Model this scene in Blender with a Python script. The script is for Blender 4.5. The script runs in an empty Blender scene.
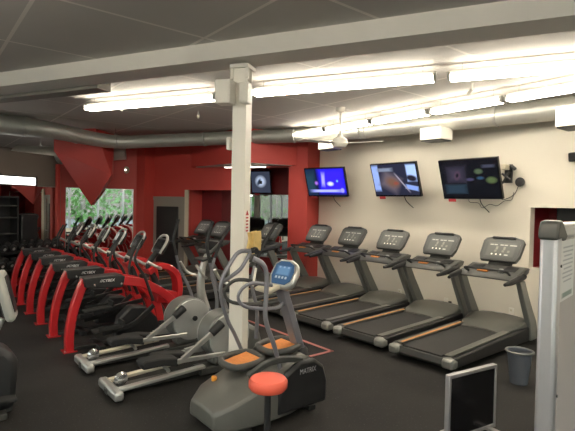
import bpy, bmesh, math, random
from mathutils import Vector, Matrix
random.seed(4)
C = bpy.context.scene.collection
PI = math.pi
R = math.radians

# ------------------------------------------------------------------ materials
def nmat(name):
    m = bpy.data.materials.new(name); m.use_nodes = True
    nt = m.node_tree
    return m, nt, nt.nodes['Principled BSDF']

def mat(name, col, rough=0.5, metal=0.0, vary=0.08, scale=12.0, bump=0.0, coat=0.0):
    m, nt, b = nmat(name)
    N = nt.nodes; L = nt.links
    tc = N.new('ShaderNodeTexCoord'); no = N.new('ShaderNodeTexNoise')
    no.inputs['Scale'].default_value = scale; no.inputs['Detail'].default_value = 3
    L.new(tc.outputs['Object'], no.inputs['Vector'])
    mx = N.new('ShaderNodeMixRGB')
    mx.inputs[1].default_value = (*[c*(1-vary) for c in col], 1)
    mx.inputs[2].default_value = (*[min(1, c*(1+vary)) for c in col], 1)
    L.new(no.outputs['Fac'], mx.inputs[0]); L.new(mx.outputs[0], b.inputs['Base Color'])
    b.inputs['Roughness'].default_value = rough; b.inputs['Metallic'].default_value = metal
    if coat: b.inputs['Coat Weight'].default_value = coat
    if bump:
        bp = N.new('ShaderNodeBump'); bp.inputs['Strength'].default_value = bump
        n2 = N.new('ShaderNodeTexNoise'); n2.inputs['Scale'].default_value = scale*6
        L.new(tc.outputs['Object'], n2.inputs['Vector'])
        L.new(n2.outputs['Fac'], bp.inputs['Height']); L.new(bp.outputs[0], b.inputs['Normal'])
    return m

def emit(name, col, strength):
    m, nt, b = nmat(name)
    b.inputs['Base Color'].default_value = (*col, 1)
    b.inputs['Emission Color'].default_value = (*col, 1)
    b.inputs['Emission Strength'].default_value = strength
    return m

M = {}
M['white_wall'] = mat('cream_wall_paint', (0.72, 0.675, 0.585), .75, vary=.025, scale=1.5, bump=.03)
M['red_wall'] = mat('red_wall_paint', (0.53, 0.060, 0.050), .55, vary=.05, scale=1.5)
M['lit_red_wall'] = mat('lit_red_paint', (0.60, 0.085, 0.075), .7, vary=.04, scale=2)  # brighter red: lamplight on the recess side wall put into the colour
M['taupe'] = mat('taupe_wall_paint', (0.22, 0.19, 0.16), .8, vary=.05, scale=2)
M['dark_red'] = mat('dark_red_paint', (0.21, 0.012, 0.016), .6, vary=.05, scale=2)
M['white_paint'] = mat('white_enamel', (0.80, 0.77, 0.70), .45, vary=.03, scale=5)
M['beam'] = mat('beam_paint', (0.84, 0.80, 0.74), .7, vary=.03, scale=3)
M['duct'] = mat('galvanised_duct', (0.52, 0.52, 0.48), .45, .6, vary=.12, scale=4)
M['black'] = mat('black_plastic', (0.018, 0.018, 0.019), .45, vary=.15)
M['gloss_black'] = mat('glossy_black', (0.010, 0.010, 0.012), .18, vary=.1)
M['rubber'] = mat('black_rubber', (0.014, 0.014, 0.014), .8, vary=.2, bump=.1)
M['belt'] = mat('treadmill_belt', (0.028, 0.027, 0.026), .75, vary=.25, scale=30, bump=.15)
M['dgrey'] = mat('dark_grey_plastic', (0.060, 0.061, 0.057), .42, vary=.08)
M['mgrey'] = mat('mid_grey_metallic_paint', (0.19, 0.195, 0.185), .35, .35, vary=.06)
M['hood'] = mat('motor_hood_plastic', (0.12, 0.12, 0.108), .38, .1, vary=.06)
M['cap'] = mat('rear_cap_grey', (0.27, 0.27, 0.25), .4, .3, vary=.06)
M['silver'] = mat('silver_paint', (0.50, 0.50, 0.48), .3, .6, vary=.05)
M['tube_grey'] = mat('lavender_grey_tube', (0.24, 0.24, 0.27), .35, .4, vary=.05)
M['lgrey'] = mat('light_grey_plastic', (0.42, 0.42, 0.39), .45, vary=.05)
M['disc'] = mat('disc_cover_grey', (0.45, 0.46, 0.45), .32, .35, vary=.08, scale=6)
M['red'] = mat('red_powder_coat', (0.52, 0.020, 0.024), .28, vary=.06, coat=.4)
M['coral'] = mat('coral_red_vinyl', (0.78, 0.12, 0.07), .5, vary=.05)
M['orange'] = mat('orange_rubber', (0.66, 0.23, 0.05), .6, vary=.25, scale=40)
M['orange_dim'] = mat('orange_stripe', (0.60, 0.27, 0.08), .5, vary=.1)
M['yellow'] = mat('yellow_cloth', (0.66, 0.47, 0.18), .85, vary=.15, scale=20)
M['cream_plastic'] = mat('cream_plastic', (0.62, 0.56, 0.44), .5, vary=.04)
M['aluminium'] = mat('brushed_aluminium', (0.62, 0.61, 0.64), .35, .7, vary=.05, scale=3)
M['board'] = mat('grey_board', (0.46, 0.42, 0.41), .55, vary=.04, scale=3)
M['door_grey'] = mat('grey_door_paint', (0.27, 0.25, 0.22), .6, vary=.05, scale=3)
M['pink_tape'] = mat('faded_red_floor_tape', (0.42, 0.15, 0.13), .7, vary=.2, scale=10)
M['chrome'] = mat('bright_steel', (0.75, 0.75, 0.74), .2, .9, vary=.03)
M['gold'] = mat('amber_disc', (0.8, 0.33, 0.04), .4, vary=.05)
M['wtext'] = mat('white_lettering', (0.75, 0.75, 0.75), .5, vary=.02)
M['gtext'] = mat('grey_lettering', (0.30, 0.30, 0.31), .4, vary=.02)
M['redtext'] = mat('red_marking', (0.45, 0.04, 0.05), .6, vary=.05)
M['leaf'] = mat('leaf_green', (0.10, 0.24, 0.05), .7, vary=.5, scale=6)
M['asphalt'] = mat('asphalt', (0.17, 0.17, 0.17), .9, vary=.1)
M['bin'] = mat('grey_bin_plastic', (0.10, 0.11, 0.13), .4, vary=.08)
M['tube'] = emit('fluorescent_tube', (1.0, 0.92, 0.78), 15.5)
M['lens'] = emit('lit_diffuser', (1.0, 0.92, 0.80), 5.0)
M['litpane'] = emit('lit_window_strip', (1.0, 0.97, 0.92), 2.2)
m, nt, b = nmat('mirror_glass'); b.inputs['Base Color'].default_value = (.82, .86, .84, 1)
b.inputs['Metallic'].default_value = 1; b.inputs['Roughness'].default_value = .015; M['mirror'] = m

def glass_mat():
    m, nt, b = nmat('window_glass'); N = nt.nodes; L = nt.links
    t = N.new('ShaderNodeBsdfTransparent'); t.inputs[0].default_value = (.93, .96, .95, 1)
    g = N.new('ShaderNodeBsdfGlossy'); g.inputs['Roughness'].default_value = .02
    f0 = N.new('ShaderNodeLayerWeight'); f = N.new('ShaderNodeMapRange'); f.inputs['To Min'].default_value = .04; f.inputs['To Max'].default_value = .6; f.inputs['From Min'].default_value = .3; L.new(f0.outputs['Facing'], f.inputs['Value'])
    x = N.new('ShaderNodeMixShader')
    L.new(f.outputs[0], x.inputs[0]); L.new(t.outputs[0], x.inputs[1]); L.new(g.outputs[0], x.inputs[2])
    L.new(x.outputs[0], N['Material Output'].inputs[0]); return m
M['glass'] = glass_mat()

def floor_mat():
    m, nt, b = nmat('black_rubber_floor'); N = nt.nodes; L = nt.links
    tc = N.new('ShaderNodeTexCoord')
    a = N.new('ShaderNodeTexNoise'); a.inputs['Scale'].default_value = 1.3; a.inputs['Detail'].default_value = 5
    s = N.new('ShaderNodeTexNoise'); s.inputs['Scale'].default_value = 55
    L.new(tc.outputs['Object'], a.inputs[0]); L.new(tc.outputs['Object'], s.inputs[0])
    r = N.new('ShaderNodeValToRGB'); r.color_ramp.elements[0].color = (.010, .0095, .009, 1); r.color_ramp.elements[1].color = (.024, .022, .020, 1)
    r.color_ramp.elements[0].position = .3; r.color_ramp.elements[1].position = .7
    L.new(a.outputs['Fac'], r.inputs[0])
    r2 = N.new('ShaderNodeValToRGB'); r2.color_ramp.elements[0].position = .64; r2.color_ramp.elements[1].position = .70
    L.new(s.outputs['Fac'], r2.inputs[0])
    x = N.new('ShaderNodeMixRGB'); x.inputs[2].default_value = (.05, .047, .043, 1)
    L.new(r2.outputs[0], x.inputs[0]); L.new(r.outputs[0], x.inputs[1]); L.new(x.outputs[0], b.inputs['Base Color'])
    b.inputs['Roughness'].default_value = .75; b.inputs['Specular IOR Level'].default_value = .3
    bp = N.new('ShaderNodeBump'); bp.inputs['Strength'].default_value = .15; L.new(s.outputs['Fac'], bp.inputs['Height']); L.new(bp.outputs[0], b.inputs['Normal'])
    return m
M['floor'] = floor_mat()

def ceil_mat():
    m, nt, b = nmat('ceiling_panels'); N = nt.nodes; L = nt.links
    tc = N.new('ShaderNodeTexCoord'); sp = N.new('ShaderNodeSeparateXYZ'); L.new(tc.outputs['Object'], sp.inputs[0])
    def seam(out, period, off, w):
        a = N.new('ShaderNodeMath'); a.operation = 'ADD'; a.inputs[1].default_value = -off + 100*period
        L.new(out, a.inputs[0])
        d = N.new('ShaderNodeMath'); d.operation = 'MODULO'; d.inputs[1].default_value = period; L.new(a.outputs[0], d.inputs[0])
        l = N.new('ShaderNodeMath'); l.operation = 'LESS_THAN'; l.inputs[1].default_value = w; L.new(d.outputs[0], l.inputs[0])
        return l.outputs[0]
    s1 = seam(sp.outputs['X'], 1.46, -4.24, .035); s2 = seam(sp.outputs['Y'], 1.5, 3.76, .035)
    mx = N.new('ShaderNodeMath'); mx.operation = 'MAXIMUM'; L.new(s1, mx.inputs[0]); L.new(s2, mx.inputs[1])
    no = N.new('ShaderNodeTexNoise'); no.inputs['Scale'].default_value = .8; L.new(tc.outputs['Object'], no.inputs[0])
    c = N.new('ShaderNodeMixRGB'); c.inputs[1].default_value = (.50, .475, .44, 1); c.inputs[2].default_value = (.58, .55, .51, 1)
    L.new(no.outputs['Fac'], c.inputs[0])
    x = N.new('ShaderNodeMixRGB'); x.inputs[2].default_value = (.78, .74, .68, 1)
    L.new(mx.outputs[0], x.inputs[0]); L.new(c.outputs[0], x.inputs[1]); L.new(x.outputs[0], b.inputs['Base Color'])
    b.inputs['Roughness'].default_value = .8
    return m
M['ceiling'] = ceil_mat()

def picture(name, base, marks, strength=1.0, rough=.25, emis=True):
    """marks: (cx, cz, rx, rz, soft, colour, angle, kind) over object X / Z of the panel"""
    m, nt, b = nmat(name); N = nt.nodes; L = nt.links
    tc = N.new('ShaderNodeTexCoord')
    cur = N.new('ShaderNodeRGB'); cur.outputs[0].default_value = (*base, 1); out = cur.outputs[0]
    for cx, cz, rx, rz, soft, col, ang, kind in marks:
        mp = N.new('ShaderNodeMapping'); mp.vector_type = 'TEXTURE'
        mp.inputs['Location'].default_value = (cx, 0, cz); mp.inputs['Rotation'].default_value = (0, ang, 0)
        mp.inputs['Scale'].default_value = (rx, 1000, rz)
        L.new(tc.outputs['Object'], mp.inputs['Vector'])
        if kind == 'e':
            v = N.new('ShaderNodeVectorMath'); v.operation = 'LENGTH'; L.new(mp.outputs[0], v.inputs[0]); val = v.outputs['Value']
        else:
            a = N.new('ShaderNodeVectorMath'); a.operation = 'ABSOLUTE'; L.new(mp.outputs[0], a.inputs[0])
            s = N.new('ShaderNodeSeparateXYZ'); L.new(a.outputs[0], s.inputs[0])
            q = N.new('ShaderNodeMath'); q.operation = 'MAXIMUM'; L.new(s.outputs['X'], q.inputs[0]); L.new(s.outputs['Z'], q.inputs[1]); val = q.outputs[0]
        r = N.new('ShaderNodeMapRange'); r.inputs['From Min'].default_value = 1-soft; r.inputs['From Max'].default_value = 1+soft*.2+.001
        r.inputs['To Min'].default_value = 1; r.inputs['To Max'].default_value = 0; L.new(val, r.inputs['Value'])
        x = N.new('ShaderNodeMixRGB'); x.inputs[2].default_value = (*col, 1)
        L.new(r.outputs[0], x.inputs[0]); L.new(out, x.inputs[1]); out = x.outputs[0]
    L.new(out, b.inputs['Base Color']); b.inputs['Roughness'].default_value = rough
    if emis:
        L.new(out, b.inputs['Emission Color']); b.inputs['Emission Strength'].default_value = strength
    return m

# ------------------------------------------------------------------ mesh builder
class MB:
    def __init__(s): s.bm = bmesh.new()
    def box(s, c, size, rot=None, taper=None):
        x, y, z = [d/2 for d in size]
        r = Matrix.Identity(3) if rot is None else rot
        vs = []
        for dz in (-1, 1):
            k = 1 if (dz < 0 or taper is None) else taper
            for dx, dy in ((-1, -1), (1, -1), (1, 1), (-1, 1)):
                vs.append(s.bm.verts.new(Vector(c) + r @ Vector((dx*x*k, dy*y*k, dz*z))))
        for f in ((3, 2, 1, 0), (4, 5, 6, 7), (0, 1, 5, 4), (1, 2, 6, 5), (2, 3, 7, 6), (3, 0, 4, 7)):
            s.bm.faces.new([vs[i] for i in f])
        return s
    def prism(s, prof, a, b, axis='x'):
        """polygon prof extruded from a to b along an axis; prof is (y,z) for x, (x,z) for y, (x,y) for z"""
        def P(p, t):
            if axis == 'x': return (t, p[0], p[1])
            if axis == 'y': return (p[0], t, p[1])
            return (p[0], p[1], t)
        A = [s.bm.verts.new(P(p, a)) for p in prof]; B = [s.bm.verts.new(P(p, b)) for p in prof]
        n = len(prof)
        s.bm.faces.new(A); s.bm.faces.new(B[::-1])
        for i in range(n): s.bm.faces.new([A[i], B[i], B[(i+1) % n], A[(i+1) % n]])
        return s
    def loft(s, rings):
        V = [[s.bm.verts.new(p) for p in r] for r in rings]; n = len(rings[0])
        for a, b in zip(V, V[1:]):
            for i in range(n): s.bm.faces.new([a[i], a[(i+1) % n], b[(i+1) % n], b[i]])
        s.bm.faces.new(V[0][::-1]); s.bm.faces.new(V[-1])
        return s
    def tube(s, pts, r, n=10, flat=None, smooth=True, closed=False):
        """tube through pts; r number or list; flat=(w,h) rectangular band"""
        P = [Vector(p) for p in pts]
        if smooth and len(P) > 2:
            Q = []; rr = []
            m_ = len(P)
            cnt = m_ if closed else m_-1
            for i in range(cnt):
                p0 = P[(i-1) % m_] if (closed or i > 0) else P[0]*2-P[1]
                p1 = P[i]; p2 = P[(i+1) % m_]
                p3 = P[(i+2) % m_] if (closed or i+2 < m_) else P[-1]*2-P[-2]
                for k in range(5):
                    t = k/5
                    Q.append(.5*((2*p1)+(p2-p0)*t+(2*p0-5*p1+4*p2-p3)*t*t+(3*p1-p0-3*p2+p3)*t**3))
                    if isinstance(r, (list, tuple)): rr.append(r[i]*(1-t)+r[(i+1) % m_]*t)
            if not closed:
                Q.append(P[-1])
                if isinstance(r, (list, tuple)): rr.append(r[-1])
            P = Q
            if rr: r = rr
        N = len(P)
        if not isinstance(r, (list, tuple)): r = [r]*N
        T = []
        for i in range(N):
            if closed: t = P[(i+1) % N]-P[i-1]
            else: t = P[min(i+1, N-1)]-P[max(i-1, 0)]
            T.append(t.normalized())
        up = Vector((0, 0, 1)) if abs(T[0].z) < .9 else Vector((1, 0, 0))
        if flat: up = Vector((1, 0, 0))
        rings = []
        nrm = (up-T[0]*up.dot(T[0])).normalized()
        for i in range(N):
            nrm = (nrm-T[i]*nrm.dot(T[i])).normalized(); bi = T[i].cross(nrm)
            if flat:
                w, h = flat[0]/2, flat[1]/2
                c = min(w, h)*.25
                ring = [P[i]+nrm*a+bi*b_ for a, b_ in ((w-c, -h), (w, -h+c), (w, h-c), (w-c, h), (-w+c, h), (-w, h-c), (-w, -h+c), (-w+c, -h))]
            else:
                ring = [P[i]+(nrm*math.cos(2*PI*k/n)+bi*math.sin(2*PI*k/n))*r[i] for k in range(n)]
            rings.append(ring)
        if closed:
            V = [[s.bm.verts.new(p) for p in q] for q in rings]; nn = len(rings[0])
            for i in range(N):
                a, b = V[i], V[(i+1) % N]
                for k in range(nn): s.bm.faces.new([a[k], a[(k+1) % nn], b[(k+1) % nn], b[k]])
        else: s.loft(rings)
        return s
    def cyl(s, a, b, r, n=16, r2=None): return s.tube([a, b], [r, r if r2 is None else r2], n=n, smooth=False)
    def lathe(s, prof, n=24, c=(0, 0, 0), ax='z'):
        """prof list of (radius, height)"""
        rings = []
        for r, h in prof:
            ring = []
            for k in range(n):
                a = 2*PI*k/n; x, y = r*math.cos(a), r*math.sin(a)
                p = (x, y, h) if ax == 'z' else ((h, x, y) if ax == 'x' else (y, h, x))
                ring.append(Vector(c)+Vector(p))
            rings.append(ring)
        return s.loft(rings)
    def build(s, name, m, parent=None, bevel=0.0, smooth=True, loc=None, rotz=None):
        bmesh.ops.recalc_face_normals(s.bm, faces=s.bm.faces[:])
        me = bpy.data.meshes.new(name); s.bm.to_mesh(me); s.bm.free()
        if smooth:
            for p in me.polygons: p.use_smooth = True
            try: me.set_sharp_from_angle(angle=R(38))
            except Exception: pass
        o = bpy.data.objects.new(name, me); me.materials.append(m if not isinstance(m, str) else M[m]); C.objects.link(o)
        if parent: o.parent = parent
        if bevel:
            bv = o.modifiers.new('bevel', 'BEVEL'); bv.width = bevel; bv.segments = 2; bv.limit_method = 'ANGLE'; bv.angle_limit = R(40)
        if loc: o.location = loc
        if rotz is not None: o.rotation_euler.z = rotz
        return o

def tag(o, label=None, cat=None, group=None, kind=None):
    if label: o['label'] = label
    if cat: o['category'] = cat
    if group: o['group'] = group
    if kind: o['kind'] = kind
    return o
def thing(name, label, cat, loc=(0, 0, 0), rz=0, group=None):
    o = bpy.data.objects.new(name, None); C.objects.link(o); o.empty_display_size = .2
    o.location = loc; o.rotation_euler.z = rz
    return tag(o, label, cat, group)
def struct(o): o['kind'] = 'structure'; return o
def kids(o): return [c for c in bpy.data.objects if c.parent == o]
def copy_tree(o, loc=None, label=None, parent=None, rz=None):
    c = o.copy(); C.objects.link(c)
    if parent: c.parent = parent
    for ch in kids(o): copy_tree(ch, parent=c)
    if loc: c.location = loc
    if rz is not None: c.rotation_euler.z = rz
    if label: c['label'] = label
    return c
def text(body, size, m, parent, loc, rot, name='lettering', shear=0, ext=.002):
    cu = bpy.data.curves.new('txt', 'FONT'); cu.body = body; cu.size = size; cu.extrude = ext; cu.shear = shear
    cu.align_x = 'CENTER'; cu.align_y = 'CENTER'
    t = bpy.data.objects.new('txt', cu); C.objects.link(t)
    dg = bpy.context.evaluated_depsgraph_get(); dg.update()
    me = bpy.data.meshes.new_from_object(t.evaluated_get(dg))
    bpy.data.objects.remove(t); bpy.data.curves.remove(cu)
    o = bpy.data.objects.new(name, me); me.materials.clear(); me.materials.append(M[m]); C.objects.link(o)
    o.parent = parent; o.location = loc; o.rotation_euler = rot
    return o
rotX = lambda a: Matrix.Rotation(a, 3, 'X')
rotY = lambda a: Matrix.Rotation(a, 3, 'Y')
rotZ = lambda a: Matrix.Rotation(a, 3, 'Z')

# building grid of the old part of the hall, turned against the cream wall
CU, SU = .8832, .4690
GA = math.atan2(SU, CU)
def UV(u, v, z=0): return Vector((u*CU-v*SU, u*SU+v*CU, z))
def uvprism(mb, prof, z0, z1): mb.prism([tuple(UV(*p)[:2]) for p in prof], z0, z1, 'z'); return mb
def uvwall(name, u0, v0, u1, v1, z0, z1, m, th=.1, parent=None):
    a, b = Vector((u0, v0)), Vector((u1, v1)); d = (b-a).normalized(); n = Vector((-d.y, d.x))*th
    return uvprism(MB(), [a, b, b+n, a+n], z0, z1).build(name, m, parent, smooth=False)

CEIL = 3.54
# ------------------------------------------------------------------ setting
fl = uvprism(MB(), [(-9.82, -3.4), (6.0, -3.4), (6.0, 13.0), (-14.4, 13.0), (-14.4, 3.2), (-9.82, 3.2)], -.12, 0).build('floor', 'floor', smooth=False); struct(fl)
ce = uvprism(MB(), [(-9.82, -3.4), (6.0, -3.4), (6.0, 13.0), (-14.4, 13.0), (-14.4, 3.2), (-9.82, 3.2)], CEIL, CEIL+.12).build('ceiling', 'ceiling', smooth=False); struct(ce)
# cream wall on y = 7.6 with the pass-through opening
w = MB(); Y0, Y1 = 7.6, 7.75
w.box((-5.84, 7.675, CEIL/2), (4.92, .15, CEIL))
w.box((-.1, 7.675, CEIL/2), (4.6, .15, CEIL))
w.box((-2.89, 7.675, .49), (.98, .15, .98)); w.box((-2.89, 7.675, (1.93+CEIL)/2), (.98, .15, CEIL-1.93))
struct(w.build('wall_right', 'white_wall', smooth=False))
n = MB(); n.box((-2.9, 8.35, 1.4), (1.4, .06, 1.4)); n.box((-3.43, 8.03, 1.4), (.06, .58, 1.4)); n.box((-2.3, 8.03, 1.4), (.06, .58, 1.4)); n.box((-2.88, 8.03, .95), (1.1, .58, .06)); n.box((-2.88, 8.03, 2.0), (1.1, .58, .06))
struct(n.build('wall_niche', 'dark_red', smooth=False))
tag(MB().box((-2.86, 8.15, 1.83), (.62, .22, .2)).build('dark_opening_box', 'black', bevel=.01), 'black box standing in for the darkness at the top of the dark red wall opening', 'dark box')  # black box standing in for the dark opening inside the niche
# taupe left wall, mirrors, space behind it
struct(uvwall('wall_left', -9.7, 8.4, -9.7, 3.3, 0, 2.96, 'taupe', -.12))
struct(uvwall('wall_left_far', -14.2, 12.9, -14.2, 3.3, 0, CEIL, 'taupe', -.1))
struct(uvwall('wall_left_back', -14.2, 12.9, -8.35, 12.9, 0, CEIL, 'taupe', .1))
# angled red corner wall
struct(uvwall('wall_corner', -9.7, 8.4, -8.42, 9.62, 0, CEIL, 'red_wall', .12))
# red back wall with the recess
w = MB()
uvprism(w, [(-8.46, 9.62), (-8.16, 9.62), (-8.16, 10.0), (-8.46, 10.0)], 0, CEIL)
uvprism(w, [(-8.46, 10.0), (-7.06, 10.0), (-7.06, 10.12), (-8.46, 10.12)], 0, CEIL)
uvprism(w, [(-7.06, 10.0), (-5.72, 10.0), (-5.72, 10.12), (-7.06, 10.12)], 2.22, CEIL)
uvprism(w, [(-5.72, 10.0), (-4.3, 10.0), (-4.3, 10.12), (-5.72, 10.12)], 2.76, CEIL)
uvprism(w, [(-4.30, 10.0), (-3.84, 10.0), (-3.78, 10.65), (-4.30, 10.65)], 0, CEIL)
struct(w.build('wall_back', 'red_wall', smooth=False))
w = MB()
uvprism(w, [(-7.18, 10.12), (-7.06, 10.12), (-7.06, 11.3), (-7.18, 11.3)], 0, CEIL)
struct(w.build('wall_recess_left', 'lit_red_wall', smooth=False))
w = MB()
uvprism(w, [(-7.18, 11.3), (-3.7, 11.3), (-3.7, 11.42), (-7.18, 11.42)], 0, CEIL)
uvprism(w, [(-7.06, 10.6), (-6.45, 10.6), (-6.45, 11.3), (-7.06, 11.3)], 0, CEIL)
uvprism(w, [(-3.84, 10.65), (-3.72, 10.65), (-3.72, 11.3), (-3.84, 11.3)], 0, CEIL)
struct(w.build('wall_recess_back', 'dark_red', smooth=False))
# cream jamb strip at the left edge of the recess
struct(uvprism(MB(), [(-7.16, 9.96), (-7.06, 9.96), (-7.06, 10.02), (-7.16, 10.02)], 0, 2.22).build('trim_1', 'cream_plastic', smooth=False))
# recess mirror
def mirror(name, u0, v0, u1, v1, z0, z1, label):
    t = thing(name, label, 'mirror', UV((u0+u1)/2, (v0+v1)/2, z0))
    L_ = (Vector((u1, v1))-Vector((u0, v0))).length; ang = math.atan2(v1-v0, u1-u0)+GA
    t.rotation_euler.z = ang
    MB().box((0, 0, (z1-z0)/2), (L_-.02, .012, z1-z0)).build('mirror_pane', 'mirror', t, smooth=False)
    f = MB(); f.box((0, 0, z1-z0+.008), (L_, .02, .016)); f.box((0, 0, -.008), (L_, .02, .016))
    f.box((L_/2-.006, 0, (z1-z0)/2), (.012, .02, z1-z0)); f.box((-L_/2+.006, 0, (z1-z0)/2), (.012, .02, z1-z0))
    f.build('mirror_frame', 'silver', t, smooth=False)
    return t
mirror('wall_mirror', -6.42, 11.28, -3.86, 11.28, .5, 2.14, 'wall mirror inside the red recess, below the small hanging television')
mirror('wall_mirror', -9.68, 3.9, -9.68, 6.55, .5, 2.2, 'wall mirror left of the thin silver joint on the taupe wall')
mirror('wall_mirror', -9.68, 6.57, -9.68, 8.36, .5, 2.2, 'wall mirror behind the dumbbell rack, next to the red pole')
d_ = Vector((1.28, 1.22)).normalized(); nx = Vector((d_.y, -d_.x))*.02
mirror('wall_mirror', -9.62+nx.x, 8.476+nx.y, -8.47+nx.x, 9.572+nx.y, .5, 2.2, 'wall mirror on the angled red wall under the hanging red wedge')
# red pole
p = thing('red_pole', 'thin red pole between mirrors beneath the red wedge', 'pole', UV(-9.59, 8.22, 0))
MB().box((0, 0, 1.38), (.085, .085, 2.76), rotZ(GA)).build('pole_shaft', 'red_wall', p, bevel=.006)
MB().box((0, 0, .008), (.12, .12, .016), rotZ(GA)).build('base_plate', 'red_wall', p)
# hanging red wedge
t = thing('ceiling_wedge', 'big red inverted pyramid panel hanging point down from the ceiling', 'bulkhead', UV(-8.84, 8.3, 1.77))
w = MB()
tip = Vector((0, 0, 0))
TL = UV(-9.42, 7.95, 0)-UV(-8.84, 8.3, 0); TR = UV(-7.85, 8.15, 0)-UV(-8.84, 8.3, 0); TB = UV(-8.55, 8.95, 0)-UV(-8.84, 8.3, 0); TC = UV(-9.42, 8.2, 0)-UV(-8.84, 8.3, 0)
h1, h2 = .95, CEIL-1.77
bmw = w.bm
def V(v, z): return bmw.verts.new((v.x, v.y, z))
a0 = bmw.verts.new(UV(.15, .1))
ring1 = [V(TL, 1.28), V(TR, .72), V(TB, .7), V(TC, 1.25)]
ring2 = [V(TL, h2), V(UV(-8.3, 8.1)-UV(-8.84, 8.3), h2), V(TB, h2), V(TC, h2)]
for i in range(4):
    j = (i+1) % 4
    bmw.faces.new([a0, ring1[i], ring1[j]]); bmw.faces.new([ring1[i], ring2[i], ring2[j], ring1[j]])
bmw.faces.new(ring2)
w.build('wedge_body', 'red_wall', t, smooth=False)
# pointed red bulkhead in front of the recess
bk = thing('red_bulkhead', 'pointed red ceiling bulkhead above the mirrored recess', 'bulkhead', UV(-5.6, 9.7, 2.8))
b0 = UV(-5.6, 9.7)
def loc2(u, v): q = UV(u, v)-b0; return (q.x, q.y)
MB().prism([loc2(-7.0, 10.0), loc2(-4.95, 8.95), loc2(-4.1, 9.98), loc2(-4.2, 10.0)], 0, CEIL-2.8, 'z').build('bulkhead_face', 'red_wall', bk, smooth=False)
MB().prism([loc2(-6.85, 9.98), loc2(-4.95, 9.02), loc2(-4.2, 9.95)], -.012, 0, 'z').build('soffit', 'white_paint', bk, smooth=False)
sl = thing('soffit_light', 'slim lit fixture under the pointed red bulkhead', 'light', UV(-5.25, 9.62, 2.785), GA)
MB().box((0, 0, -.02), (1.1, .12, .036)).build('fixture_body', 'white_paint', sl, bevel=.005)
MB().box((0, 0, -.043), (1.04, .09, .012)).build('diffuser', 'lens', sl)

# door in the red back wall
dr = MB(); 
D0 = thing('door_1', 'closed grey door', 'door', UV(-7.72, 9.985, 0), GA); del D0['category']; del D0['label']; struct(D0)
f = MB(); f.box((-.52, -.0, 1.02), (.09, .05, 2.04)); f.box((.52, 0, 1.02), (.09, .05, 2.04)); f.box((0, 0, 2.0), (.96, .05, .09))
f.build('door_frame', 'door_grey', D0, bevel=.004)
MB().box((0, .012, .98), (.95, .02, 1.95)).build('door_leaf', 'door_grey', D0)
MB().box((.02, -.01, .93), (.70, .03, 1.72)).build('door_panel', 'black', D0, bevel=.03)
MB().cyl((.42, -.01, 1.0), (.42, -.07, 1.0), .02).build('door_handle', 'silver', D0)
# emergency light
e = thing('smoke_alarm', 'small oval cream fitting high on the red wall beside the wedge', 'alarm', UV(-8.57, 9.42, 2.70), GA)
MB().lathe([(.0, -.04), (.06, -.038), (.09, -.01), (.09, .0)], 20, ax='y').build('alarm_cover', 'cream_plastic', e)
MB().lathe([(.0, -.05), (.02, -.048), (.02, -.036)], 12, ax='y').build('alarm_lamp', 'lens', e)
# lit transom window in taupe wall
wn = thing('window_1', 'x', 'x', UV(-9.66, 6.0, 2.21), GA+PI/2); del wn['label']; del wn['category']; struct(wn)
MB().box((-.1, 0, .1), (3.6, .03, .22)).build('window_frame', 'black', wn)
MB().box((-.1, -.02, .1), (3.5, .01, .17)).build('window_pane', 'litpane', wn)

# storefront: glazed walls behind the camera and on the far side
def storefront(name, a, b, nb, idx):
    a, b = Vector(a), Vector(b); L_ = (b-a).length; ang = math.atan2((b-a).y, (b-a).x)+GA
    o = thing(name, 'x', 'x', UV(a.x, a.y, 0), ang); del o['label']; del o['category']; struct(o)
    f = MB(); f.box((L_/2, 0, .2), (L_, .14, .4)); f.box((L_/2, 0, 3.2), (L_, .14, .85))
    f.build('sill_wall', 'white_wall', o, smooth=False)
    g = MB()
    for i in range(nb+1): g.box((L_*i/nb, 0, 1.6), (.07, .1, 2.4))
    g.build('mullions', 'aluminium', o, smooth=False)
    MB().box((L_/2, 0, 1.6), (L_-.04, .012, 2.38)).build('glazing', 'glass', o, smooth=False)
storefront('window_2', (-9.6, -3.2), (5.7, -3.2), 8, 2)
storefront('window_4', (-9.75, 3.2), (-9.75, -3.1), 5, 4)
storefront('window_3', (5.8, -3.2), (5.8, 4.4), 4, 3)
struct(uvwall('wall_side', 5.8, 4.4, 5.8, 6.3, 0, CEIL, 'white_wall', .1)); struct(uvwall('wall_left_front', -9.8, 3.3, -14.3, 3.3, 0, CEIL, 'taupe', .1))
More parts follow.
